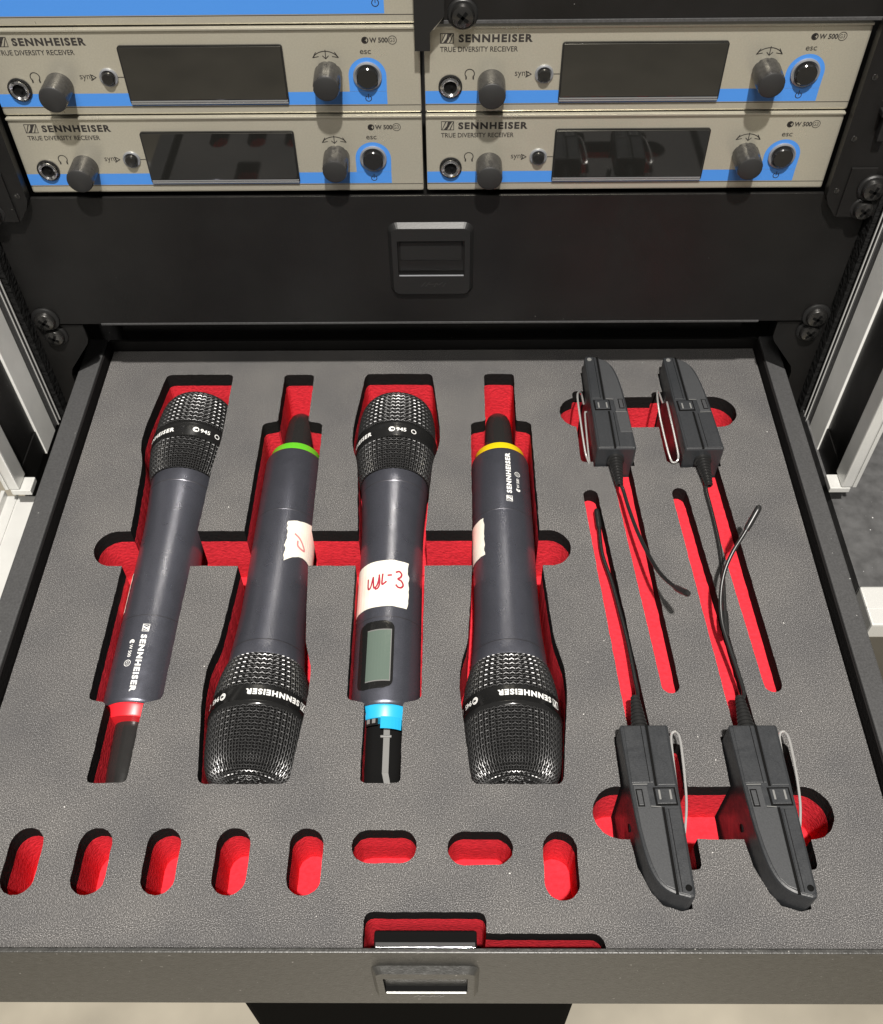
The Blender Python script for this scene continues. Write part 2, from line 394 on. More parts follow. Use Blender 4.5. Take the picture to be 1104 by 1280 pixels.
# ------------------------------------------------------------------ latch
def latch(parent, cx, y, cz, bodymat, mark):
    """flush paddle latch, 48 x 49 mm, facing -y; window shows the paddle"""
    b = MB(); w, h = 24.2, 24.6; x0, x1, z0, z1 = -19, 19, -9.4, 14.2
    out = rrect(-w, w, -h, h, 5.5, 6); inn = [(x0, z0), (x1, z0), (x1, z1), (x0, z1)]
    outer2 = rrect(-w + 2.2, w - 2.2, -h + 2.2, h - 2.2, 4, 6)
    n = len(out)
    v = [(cx + p[0], y, cz + p[1]) for p in out] + [(cx + p[0], y - 3.0, cz + p[1]) for p in outer2]
    f = [(i, (i + 1) % n, n + (i + 1) % n, n + i) for i in range(n)]
    # front ring between outer2 and the window: nearest corner fans
    k = len(v); v += [(cx + p[0], y - 3.0, cz + p[1]) for p in inn]; v += [(cx + p[0], y + 6, cz + p[1]) for p in inn]
    q = n // 4
    order = [1, 2, 3, 0]      # rrect corner blocks start bottom right
    for c in range(4):
        for i in range(q - 1): f.append((n + c * q + i, n + c * q + i + 1, k + order[c]))
        f.append((n + c * q + q - 1, n + ((c + 1) * q) % n, k + order[(c + 1) % 4], k + order[c]))
    b.add(v[:k + 4], f); b.add([(p_[0], p_[1] + 0.4, p_[2]) if q_ < 4 else p_ for q_, p_ in enumerate(v[k:])], [(i, (i + 1) % 4, 4 + (i + 1) % 4, 4 + i) for i in range(4)], 1); lt = b.build('latch', [bodymat, 'hole'], parent)
    b = MB(); b.box(cx + x0, cx + x1, y + 6, y + 7, cz + z0, cz + z1); b.build('recess', 'hole', lt)
    b = MB(); b.box(cx + x0 + 1, cx + x1 - 1, (y + 3.5 if mark else y - 0.5), y + 5.5, cz - 0.6, cz + z1 - 1.8, 0.9); b.build('paddle', 'hole' if mark else bodymat, lt)
    b = MB(); b.box(cx + x0 + .4, cx + x1 - .4, y - 3.3, y - 2.5, cz + z0 - 0.3, cz + z0 + 0.4, 0.2); b.build('window_edge', 'alu' if mark else 'button_ring', lt)
    g = MB()
    gv, gf, _ = strokes_geo([[(0, 0), (2.4, 3)], [(2.4, 0), (4.8, 3)], [(4.2, 1.6), (7.2, 1.6)], [(7.4, 0), (9.2, 3)], [(9.2, 3), (9.8, .6)], [(9.8, .6), (12.4, 3)], [(12.4, 0), (14.2, 2.4)]], 0.6)
    g.add([(cx - 6 + p[0], y - 3.06, cz - 17 + p[1]) for p in gv], gf); g.build('embossed_mark', 'button_ring' if mark else 'knob_cap', lt)
    return lt

# ------------------------------------------------------------------ closed drawer above
cd = tag(empty('closed_rack_drawer', (0, 0, 55.4)), 'shut black rack drawer with centre latch below the receivers', 'drawer')
b = MB(); b.box(-241, 241, -2, 0, 0.6, 88.4, 0.5); b.build('front_panel', 'black_metal', cd)
b = MB(); b.box(-208, 208, 0.2, 300, 3, 85); b.build('drawer_box', 'black_metal', cd)
b = MB(); b.box(-200, 200, -2.6, -2.05, 0.2, 1.6, 0.2); b.build('bottom_lip', 'rail_metal', cd)
latch(cd, 2.4, -2.05, 47.2, 'black_plastic', False)
for x in (-232.8, 233.6):
    screw(cd, x, -2.1, 5.2, 6.4)
    screw(cd, x, -2.1, 83.0, 6.0)

# ------------------------------------------------------------------ open drawer
od = tag(empty('open_rack_drawer', (0, -351.5, -82)), 'black rack drawer pulled out, holding the foam insert', 'drawer')
OY, OZ = 351.5, 82
def opart(name, m, fn):
    b = MB(); fn(b); b.v = [(x, y + OY, z + OZ) for x, y, z in b.v]; return b.build(name, m, od)
opart('side_wall', 'rail_metal', lambda b: b.box(-229.6, -217.2, -349.4, 37, -80, 10.5, 0.9))
opart('side_wall', 'rail_metal', lambda b: b.box(218.6, 229.6, -349.4, 37, -80, 10.5, 0.9))
opart('inner_liner', 'foam_cut', lambda b: b.box(-217.1, -216.3, -349.3, 36, -79, 9.0))
opart('inner_liner', 'foam_cut', lambda b: b.box(217.7, 218.5, -349.3, 36, -79, 9.0))
opart('back_wall', 'black_metal', lambda b: b.box(-217, 218.4, 37.2, 39, -80, 8))
opart('bottom', 'black_metal', lambda b: b.box(-217, 218.4, -349.4, 37, -81, -79.2))
fp = opart('front_panel', 'front_metal', lambda b: b.box(-241, 241, -351.6, -349.5, -81.5, 5.2, 0.5))
latch(od, 1.4, -0.15, 82 - 38.5, 'front_metal', True)
def housing(b):
    b.box(-21.5, 24.5, -349.3, -337, -62, -13, 0.8)
opart('latch_housing', 'hole', housing)
opart('latch_bar', 'chrome', lambda b: b.box(-21, 24, -349.2, -345.6, -12.9, -10.2, 0.5))
opart('latch_bar', 'chrome', lambda b: b.box(-21, 24, -345.0, -342.2, -12.9, -11.4, 0.4))
for sg in (-1, 1):
    opart('mounting_ear', 'black_metal', lambda b: b.prism(ccw([(sg * x_, z_) for x_, z_ in ((243, -34), (232, -34), (232, 12), (230.5, 17), (214.5, 38), (213, 42), (213, 53.4), (243, 53.4))]), 0.3, 2.2, 0, axes='xzy'))
screw(od, -231.8, OY + 0.2, OZ + 46.2, 6.0, washer=True)
screw(od, 233.4, OY + 0.2, OZ + 47.1, 6.0, washer=True)
opart('slide_channel', 'black_metal', lambda b: b.box(-208, 208, 45, 47, -30, 54))

# ------------------------------------------------------------------ foam insert
FX0, FX1, FY0, FY1 = -215.6, 217.0, -349.2, 36.4
RED_TOP = -10.0; RED_BOT = -70.0
deep = []       # (outline, floor z): cut through both layers
shallow = []    # cut through the dark layer only
MIC_X = [-153.0, -87.0, -21.0, 45.0]
def mic_pocket(cx, flip, first=False):
    L = [(-22, 13), (-27.4, -36), (-27.2, -52), (-23, -66), (-19.6, -119), (-19.0, -228), (-9.8, -230), (-9.8, -273)]
    if flip: L = [(x, -260.5 - y) for x, y in L]
    RT = [(22.2, 13), (22.6, -36), (22.4, -52), (20.4, -66), (19.4, -119), (18.8, -228), (9.6, -230), (9.6, -273)] if first else [(-x, y) for x, y in L]
    pts = [(cx + x, y) for x, y in L] + [(cx + x, y) for x, y in RT[::-1]]
    return ccw(round_poly(pts, [4, 6, 8, 8, 4, 3, 1.5, 3] + [3, 1.5, 3, 4, 8, 8, 6, 4]))
for i, x in enumerate(MIC_X): deep.append((mic_pocket(x, i % 2 == 1, i == 0), (-44.0, -44.2, -44.4, -44.6)[i]))
deep.append((rrect(-190.9, 81.5, -144, -119, 12.4, 10), -46.0))
deep.append((rrect(82.8, 195, -36.9, -9.8, 13.4, 10), -38.0))
deep.append((rrect(79.6, 192.2, -300.3, -274.8, 12.7, 10), -37.0))
for x in (-183.4, -151.4, -119.6, -87.4, -53.6): deep.append((rrect(x - 7.8, x + 7.8, -326, -295.2, 7.7, 8), -36.0))
deep.append((rrect(-32.7, -2.7, -311.4, -296, 7.6, 8), -36.0))
deep.append((rrect(11.4, 41.4, -312.2, -296.8, 7.6, 8), -36.0))
deep.append((rrect(55.2, 70.8, -328, -296.7, 7.7, 8), -36.0))
deep.append((ccw(round_poly([(-25.4, -355), (28.4, -355), (28.4, -333), (-25.4, -333)], [0, 0, 4, 4])), -66.0))
deep.append((ccw(round_poly([(20, -355.5), (81, -355.5), (79, -342), (20, -342)], [0, 0, 5, 0])), -65.0))
def capsule(p0, r0, p1, r1, k=8):
    p0, p1 = Vector(p0), Vector(p1); d = (p1 - p0).normalized(); a = math.atan2(d.y, d.x); out = []
    for i in range(k + 1):
        t = a + math.pi / 2 + math.pi * i / k; out.append((p0.x + r0 * math.cos(t), p0.y + r0 * math.sin(t)))
    for i in range(k + 1):
        t = a - math.pi / 2 + math.pi * i / k; out.append((p1.x + r1 * math.cos(t), p1.y + r1 * math.sin(t)))
    return out
for p0, r0, p1, r1 in (((116.2, -66), 6.2, (125.5, -220.2), 4.6), ((169.2, -66), 6.2, (177.9, -219.5), 4.7), ((96.2, -93), 4.4, (107, -252), 5.6), ((149.1, -91.8), 4.5, (159.6, -252), 5.7)):
    shallow.append((capsule(p0, r0, p1, r1), 0))
# body-pack places: (x of the flat edge at the cable end, y of the cable end, rotation)
PACKS = [(101.0, -69.0, math.radians(0.8)), (153.4, -70.0, math.radians(2.0)), (117.6, -249.5, math.radians(180.8)), (169.9, -249.5, math.radians(180.8))]
PACK_OUT = [(0.6, 0.3), (22.6, 0.0), (23.4, 1.2), (22.9, 16), (22.4, 30), (22.0, 40), (21.2, 51), (19.9, 62), (18.1, 70), (15.2, 75.8), (11.4, 79.2), (7, 81), (2.6, 82.2), (0.7, 81.6), (0.0, 79.4), (0.0, 1.2)]
PACK_OUT = PACK_OUT[:4] + [(q.x, q.y) for q in catmull([(x_, y_, 0) for x_, y_ in PACK_OUT[4:13]], 4)] + PACK_OUT[13:]
def pack_xy(p, k):
    x, y, a = PACKS[k]; c, s_ = math.cos(a), math.sin(a); return (x + c * p[0] - s_ * p[1], y + s_ * p[0] + c * p[1])
for k in range(4):
    deep.append((ccw([pack_xy(p, k) for p in [(-0.8, -1), (24, -1), (24, 40), (21, 63), (16.5, 74.5), (12, 80.5), (4, 83), (-0.8, 82)]]), -50.0 - .2 * k))
    deep.append((ccw(round_poly([pack_xy(p, k) for p in [(-8.2, 3), (1, 3), (1, 65), (-8.2, 65)]], [3, 0, 0, 3.5])), -46.0 - .2 * k))

def ragged(out):
    """hand-cut edge: points every few millimetres, a tenth of a millimetre off the line"""
    r = []
    for i in range(len(out)):
        a, b_ = Vector(out[i]), Vector(out[(i + 1) % len(out)]); k = max(1, int((b_ - a).length / 3.5))
        for j in range(k):
            p = a.lerp(b_, j / k); r.append((p.x + random.gauss(0, 0.09), p.y + random.gauss(0, 0.09)))
    return r
deep = [(ragged(ccw(o_)), z_) for o_, z_ in deep]; shallow = [(ragged(ccw(o_)), z_) for o_, z_ in shallow]
def cutter(items, ztop, zbot=None):
    b = MB()
    for out, z in items:
        b.prism(ccw(out), z if zbot is None else zbot, ztop)
    o = b.build('cutter', 'hole'); return o
def boolean(target, items, ztop, zbot=None):
    for it in items:
        c = cutter([it], ztop, zbot)
        m = target.modifiers.new('b', 'BOOLEAN'); m.operation = 'DIFFERENCE'; m.solver = 'EXACT'; m.object = c
        bpy.context.view_layer.update()
        me = bpy.data.meshes.new_from_object(target.evaluated_get(bpy.context.evaluated_depsgraph_get()))
        target.modifiers.clear(); old = target.data; target.data = me; bpy.data.meshes.remove(old)
        cm = c.data; bpy.data.objects.remove(c); bpy.data.meshes.remove(cm)
fi = tag(empty('foam_insert', (0, 0, RED_BOT)), 'grey speckled foam insert over red foam with cut pockets', 'foam insert')
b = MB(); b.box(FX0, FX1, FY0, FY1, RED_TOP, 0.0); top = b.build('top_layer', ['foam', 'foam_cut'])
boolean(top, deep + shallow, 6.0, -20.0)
b = MB(); b.box(FX0, FX1, FY0, FY1, RED_BOT, RED_TOP - 0.15); red = b.build('red_layer', 'red_foam')
boolean(red, deep, 6.0)
me = top.data
if len(me.materials) < 2:
    me.materials.clear(); me.materials.append(M['foam']); me.materials.append(M['foam_cut'])
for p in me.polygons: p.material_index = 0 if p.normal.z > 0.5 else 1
for o in (top, red):
    o.parent = fi; o.location = (0, 0, -RED_BOT * MM)
top['label'] = 'grey speckled top sheet with black cut edges'; red['label'] = 'bright red foam showing in the pockets'

# ------------------------------------------------------------------ receivers
def build_receiver():
    r = empty('wireless_receiver')
    W, H = 212.2, 43.4
    b = MB(); b.box(0.3, W, 0, 3, 0, H, 1.0); fpl = b.build('faceplate', 'face', r)
    b = MB(); b.box(0.5, W - 0.2, -1.1, 0.2, H - 1.2, H - 0.1, 0.25); b.build('top_edge', 'face', fpl)
    b = MB(); b.box(3, W - 3, 3.2, 190, 1.5, H - 1.5); b.build('housing', 'black_metal', r)
    yf = -0.06
    # blue band with the arch round the power button
    arch = [(176.8, 11.2)] + [(176.8, 18.8)] + arc(186.1, 19.0, 9.3, 180, 0, 16) + [(195.4, 18.8), (195.0, 4.6)]
    poly = [(0.5, 4.6), (195.0, 4.6)] + arch[::-1][1:] + [(0.5, 11.2)]
    b = MB()
    b.add([(x, yf, z) for x, z in [(0.6, 4.6), (195.2, 4.6), (195.2, 11.2), (0.6, 11.2)]], [(0, 1, 2, 3)])
    a = [(195.2, 11.3), (195.4, 18.8)] + arc(186.1, 19.0, 9.3, 0, 180, 18) + [(176.8, 11.3)]
    b.add([(x, yf, z) for x, z in a], [tuple(range(len(a)))])
    b.build('blue_band', 'blue', r)
    b = MB(); b.add([(x, yf, z) for x, z in [(0.6, 3.9), (211.8, 3.9), (211.8, 4.25), (0.6, 4.25)]], [(0, 1, 2, 3)]); b.build('groove_line', 'ink', r)
    # printing
    def put(name, geo, x, z, m='ink', y=-0.07, par=None):
        v, f, w = geo; g = MB(); g.add([(x + p[0], y, z + p[1]) for p in v], f); return g.build(name, m, par or r)
    put('logo', logo_geo(6.6, 4.9), 8.2, 34.7)
    t = text_geo('SENNHEISER', 3.6, 0.045, 1.0, 0, 1.2); sc = 35.4 / t[2]
    put('brand_lettering', ([(p[0] * sc, p[1]) for p in t[0]], t[1], 0), 17.0, 35.4)
    t = text_geo('TRUE DIVERSITY RECEIVER', 2.5, 0.012); sc = 37.4 / t[2]
    put('model_lettering', ([(p[0] * sc, p[1]) for p in t[0]], t[1], 0), 8.1, 30.7)
    put('headphone_icon', strokes_geo([arc(22.5, 19.8, 2.3, -25, 205, 12), [(20.6, 18.9), (20.6, 17.0)], [(24.4, 18.9), (24.4, 17.0)], [(20.9, 18.4), (20.9, 17.2)], [(24.1, 18.4), (24.1, 17.2)]], 0.45), 0, 0)
    t = text_geo('sync', 2.1, 0.0, 0.9); put('sync_lettering', t, 44.6, 18.6)
    put('sync_arrow', strokes_geo([[(50.0, 20.9), (52.6, 19.4)], [(52.6, 19.4), (50.0, 17.9)], [(50.0, 20.9), (50.6, 19.4)], [(50.6, 19.4), (50.0, 17.9)], [(63.4, 19.4), (66.6, 19.4)]], 0.4), 0, 0)
    put('dial_icon', strokes_geo([arc(166.4, 23.5, 8.0, 52, 128, 10), [(161.8, 30.9), (160.3, 28.4)], [(160.3, 28.4), (163.0, 28.9)], [(161.5, 29.9), (160.5, 28.6)], [(171.0, 30.9), (172.6, 28.4)], [(172.6, 28.4), (169.8, 28.9)], [(171.3, 29.9), (172.4, 28.6)], [(166.5, 32.0), (166.5, 28.2)], [(165.1, 29.2), (166.5, 27.8)], [(166.5, 27.8), (167.9, 29.2)]], 0.42), 0, 0)
    t = text_geo('esc', 1.9, 0.006, 1.05); put('escape_lettering', t, 183.2, 30.0)
    put('series_mark', strokes_geo([arc(186.0, 36.6, 1.45, 0, 360, 16), arc(186.0, 36.6, 1.0, 60, 300, 10), arc(186.0, 36.6, .7, 60, 300, 10), arc(186.2, 36.6, .45, 60, 300, 8)], 0.5), 0, 0)
    t = text_geo('W 500', 2.4, 0.03, 1.0); sc = 8.8 / t[2]; put('series_lettering', ([(p[0] * sc, p[1]) for p in t[0]], t[1], 0), 188.1, 35.5)
    t = text_geo('G3', 1.9, 0.0, 0.85); put('generation_lettering', t, 197.6, 35.7)
    put('generation_ring', strokes_geo([arc(199.1, 36.6, 2.0, 0, 360, 20)], 0.3), 0, 0)
    put('power_icon', strokes_geo([arc(185.9, 7.6, 1.45, 125, 415, 14), [(185.9, 9.9), (185.9, 7.7)]], 0.4), 0, 0, y=-0.09)
    # display: dark glass in a recessed frame with a light lower lip
    d = MB(); o1 = rrect(66.6, 146.2, 5.6, 35.2, 1.6, 4)
    d.prism(ccw(o1), -0.9, 1.0, 0, axes='xzy'); disp = d.build('display', 'gloss_black', r)
    d = MB(); d.box(67.4, 145.4, -1.45, -0.95, 8.2, 34.6, 0.2); d.build('glass', 'glass', disp)
    d = MB(); d.box(67.2, 145.6, -1.35, -0.95, 6.9, 7.8, 0.15); d.box(67.0, 145.8, -1.5, -0.95, 5.9, 6.6, 0.2); d.build('lower_lip', 'display_lip', disp)
    # headphone socket
    k = MB(); k.lathe([(5.9, 0), (5.9, -0.7), (5.2, -1.0)], (13, 0, 13.6), 'y', 28); sk = k.build('headphone_socket', 'gloss_black', r)
    k = MB(); k.lathe([(5.0, -0.6), (4.9, -1.9), (4.2, -2.2), (3.3, -1.6), (3.1, -0.2)], (13, 0, 13.6), 'y', 28); k.build('socket_ring', 'chrome', sk)
    k = MB(); k.lathe([(3.2, -0.4), (0, -0.4)], (13, 0, 13.6), 'y', 20); k.lathe([(0.0, -1.3), (0.7, -1.2), (.9, -.4)], (13.6, 0, 13.0), 'y', 8); k.build('socket_hole', 'hole', sk)
    # volume knob
    k = MB(); k.lathe([(6.9, 0), (6.8, -12.6), (6.5, -13.6)], (33.2, 0, 15.2), 'y', 36); vk = k.build('volume_knob', 'knob', r)
    k = MB(); k.lathe([(6.5, -13.6), (6.0, -14.0), (0, -14.1)], (33.2, 0, 15.2), 'y', 36); k.build('knob_cap', 'knob_cap', vk)
    # sync button
    k = MB(); k.lathe([(4.6, 0), (4.5, -0.8), (3.9, -1.1), (3.2, -0.6)], (58.9, 0, 19.5), 'y', 28); sb = k.build('sync_button', 'button_ring', r)
    k = MB(); k.lathe([(3.2, -0.5), (3.1, -2.2), (2.6, -2.8), (0, -2.9)], (58.9, 0, 19.5), 'y', 24); k.build('button_cap', 'gloss_black', sb)
    # jog dial, faceted grip
    k = MB(); pr = []
    n = 40; v = []; f = []
    rows = [(0, 6.9), (-3, 6.9), (-12.8, 6.55), (-13.8, 6.1)]
    for h, rr in rows:
        for i in range(n):
            t = 2 * math.pi * i / n; q = rr - (0.32 if (i % 5 == 0) else 0)
            v.append((166.9 + q * math.sin(t), h, 19.8 + q * math.cos(t)))
    for j in range(len(rows) - 1):
        for i in range(n): f.append((j * n + i, j * n + (i + 1) % n, (j + 1) * n + (i + 1) % n, (j + 1) * n + i))
    k.add(v, f, 0, True); jd = k.build('jog_dial', 'knob', r)
    k = MB(); k.lathe([(6.15, -13.75), (5.4, -14.2), (0, -14.3)], (166.9, 0, 19.8), 'y', 40); k.build('knob_cap', 'knob_cap', jd)
    # power button
    k = MB(); k.lathe([(7.1, 0), (7.0, -1.0), (6.3, -1.3), (5.4, -0.7)], (186.1, 0, 19.2), 'y', 32); pb = k.build('power_button', 'button_ring', r)
    k = MB(); k.lathe([(5.35, -0.5), (5.2, -3.0), (4.7, -3.5), (0, -3.4)], (186.1, 0, 19.2), 'y', 32); k.build('button_cap', 'gloss_black', pb)
    return r
RZ = 145.9
rec = build_receiver()
places = [((-213.0, 0, RZ), 'silver half-rack wireless receiver at lower left, red reflections in its display'),
          ((0.7, 0, RZ), 'silver half-rack wireless receiver at lower right, next to the chamfered right bracket'),
          ((-213.0, 0, RZ + 44.45), 'silver half-rack wireless receiver at the left of the middle row'),
          ((0.7, 0, RZ + 44.45), 'silver half-rack wireless receiver at upper right under the black blank panel'),
          ((-213.0, 0, RZ + 88.9), 'topmost silver receiver at left, only its blue band showing')]
for i, (loc, lab) in enumerate(places[:4]):
    o = rec if i == 0 else copy_tree(rec)
    o.location = Vector(loc) * MM; tag(o, lab, 'receiver', 'half-rack receivers in the rack')
# the unit above has no window low down: a plain tall blue band with a power mark
loc, lab = places[4]
tu = tag(empty('wireless_receiver', loc), lab, 'receiver', 'half-rack receivers in the rack')
for ch in rec.children:
    if ch.name.split('.')[0] in ('faceplate', 'housing', 'groove_line', 'brand_lettering', 'logo', 'volume_knob'):
        c = copy_tree(ch, tu)
        if ch.name.startswith('volume_knob'): c.location = (0.003, 0, 0.031)
b = MB(); b.add([(x, -0.06, z) for x, z in [(0.6, 4.6), (196, 4.6), (196, 15), (0.6, 15)]], [(0, 1, 2, 3)]); b.build('blue_band', 'blue', tu)
v, f, _ = strokes_geo([arc(192, 9.4, 1.6, 125, 415, 14), [(192, 11.8), (192, 9.5)]], 0.4); b = MB(); b.add([(p[0], -0.09, p[1]) for p in v], f); b.build('power_icon', 'ink', tu)

# blank panel and its hook
bp = tag(empty('blank_panel', (-3, -3, RZ + 89.4)), 'black blank panel with a screw above the upper right receiver', 'panel')
b = MB(); b.box(2, 246, 0, 2, 1.0, 44, 0.5); b.build('plate', 'black_metal', bp)
b = MB(); b.box(8, 246, -0.6, -0.05, 0.6, 2.2, 0.2); b.build('lower_lip', 'rail_metal', bp)
b = MB(); b.prism(ccw([(0, -10), (7.2, -10), (7.2, -1.5), (14, 6), (14, 30), (0, 30)]), -5, -0.3, 0, axes='xzy'); b.build('hook', 'black_plastic', bp)
b = MB(); b.prism(ccw([(7.6, -1.6), (9.2, -1.2), (13.8, 4.6), (8.4, 4.6)]), -2.2, -0.2, 0, axes='xzy'); b.build('hook_facet', 'chrome', bp)
screw(bp, 22.5, -0.05, 5.2, 5.6, washer=True)

# rack brackets on both sides of the receivers
for s in (-1, 1):
    rb = tag(empty('rack_bracket', (s * 214, -3, RZ - 13.5)), ('black bracket with chamfered foot left of the lower left receiver' if s < 0 else 'black bracket with chamfered foot and cross screws right of the receivers'), 'bracket', 'rack brackets beside the receivers')
    def X(a): return s * a
    b = MB(); b.prism(ccw([(X(0.3), 13), (X(2.2), 8), (X(8), 0.4), (X(29), 0.4), (X(29), 150), (X(0.3), 150)]), -4, 1.5, 0.0, axes='xzy'); b.build('plate', 'black_metal', rb)
    b = MB(); x0, x1 = sorted((X(8.4), X(22))); b.box(x0, x1, -5.2, -4.05, 0.6, 30, 0.4); b.build('foot_lip', 'black_metal', rb)
    b = MB(); x0, x1 = sorted((X(14), X(18.5))); b.box(x0, x1, -9, -4.05, 47, 60, 0.8); x0, x1 = sorted((X(12), X(21))); b.box(x0, x1, -9.6, -4.05, 60.2, 63, 0.6); b.build('tab', 'black_plastic', rb)
    for zz in (16, 46, 78): 
        b = MB(); b.lathe([(1.6, 0), (1.5, -.3), (.9, -.1), (0, -.1)], (X(4.5), -4.02, zz), 'y', 14); b.build('rivet', 'screw', rb)
    screw(rb, X(22.2), -5.2, 18.6, 6.0, washer=True); screw(rb, X(21.4), -4.2, 5.9, 5.4, washer=True)

# ------------------------------------------------------------------ microphones
HEAD = [(20.8, 200.5), (21.6, 203), (23.0, 208), (24.2, 215), (24.8, 221), (25.1, 228), (25.1, 234), (24.9, 241), (24.5, 248), (23.9, 254), (22.8, 259.5), (21.0, 263.4), (18.4, 265.8), (14.6, 267.2), (10, 267.8), (5, 268.1), (1.5, 268.2)]
def head_at(L):
    """point (r, s) and outward normal at arc length L"""
    acc = 0
    for (r0, s0), (r1, s1) in zip(HEAD[:-1], HEAD[1:]):
        d = math.hypot(r1 - r0, s1 - s0)
        if acc + d >= L:
            t = (L - acc) / d; return r0 + (r1 - r0) * t, s0 + (s1 - s0) * t, (s1 - s0) / d, -(r1 - r0) / d
        acc += d
    r, s = HEAD[-1]; return r, s, 0, 1
TOTAL = sum(math.hypot(a[0] - b_[0], a[1] - b_[1]) for a, b_ in zip(HEAD[:-1], HEAD[1:]))
def grille_mesh():
    """woven wire basket: hoops and ribs that pass over and under each other"""
    g = MB(); step = 1.62; N = 92; nr = int((TOTAL - 2) / step)
    amp, lat, wr = 0.30, 0.22, 0.275
    def pt(j, i, sgn, shift=0.0):
        r, s, nx, ns = head_at(j * step + 0.6 + shift)
        t = 2 * math.pi * i / N; o = amp * sgn
        rr = r + nx * o; return Vector((rr * math.sin(t), s + ns * o, rr * math.cos(t))), Vector((nx * math.sin(t), ns, nx * math.cos(t)))
    def run(pp, closed):
        m = len(pp); v = []; f = []
        for i in range(m):
            p, nn = pp[i]
            a = pp[i - 1][0] if (i > 0 or closed) else p; b_ = pp[(i + 1) % m][0] if (i < m - 1 or closed) else p
            d = (b_ - a).normalized(); x = d.cross(nn).normalized(); y = nn
            v += [p + x * wr, p + y * wr, p - x * wr, p - y * wr]
        for i in range(m if closed else m - 1):
            j = (i + 1) % m
            for k in range(4): f.append((i * 4 + k, i * 4 + (k + 1) % 4, j * 4 + (k + 1) % 4, j * 4 + k))
        g.add(v, f, 0, True)
    for j in range(nr):
        r = head_at(j * step + .6)[0]; st = 1 if r > 13 else (2 if r > 6.5 else 4)
        run([pt(j, i, 1 if (i // st + j) % 2 else -1, lat if (i // st) % 2 else -lat) for i in range(0, N, st)], True)
    for i in range(N):
        jm = nr
        for j in range(nr):
            r = head_at(j * step + .6)[0]
            if (r < 13 and i % 2) or (r < 6.5 and i % 4): jm = j + 1; break
        run([pt(j, i, -1 if (i + j) % 2 else 1) for j in range(jm)], False)
    return g
g = grille_mesh(); tmp = g.build('grille', 'wire'); GRILLE = tmp.data; bpy.data.objects.remove(tmp)

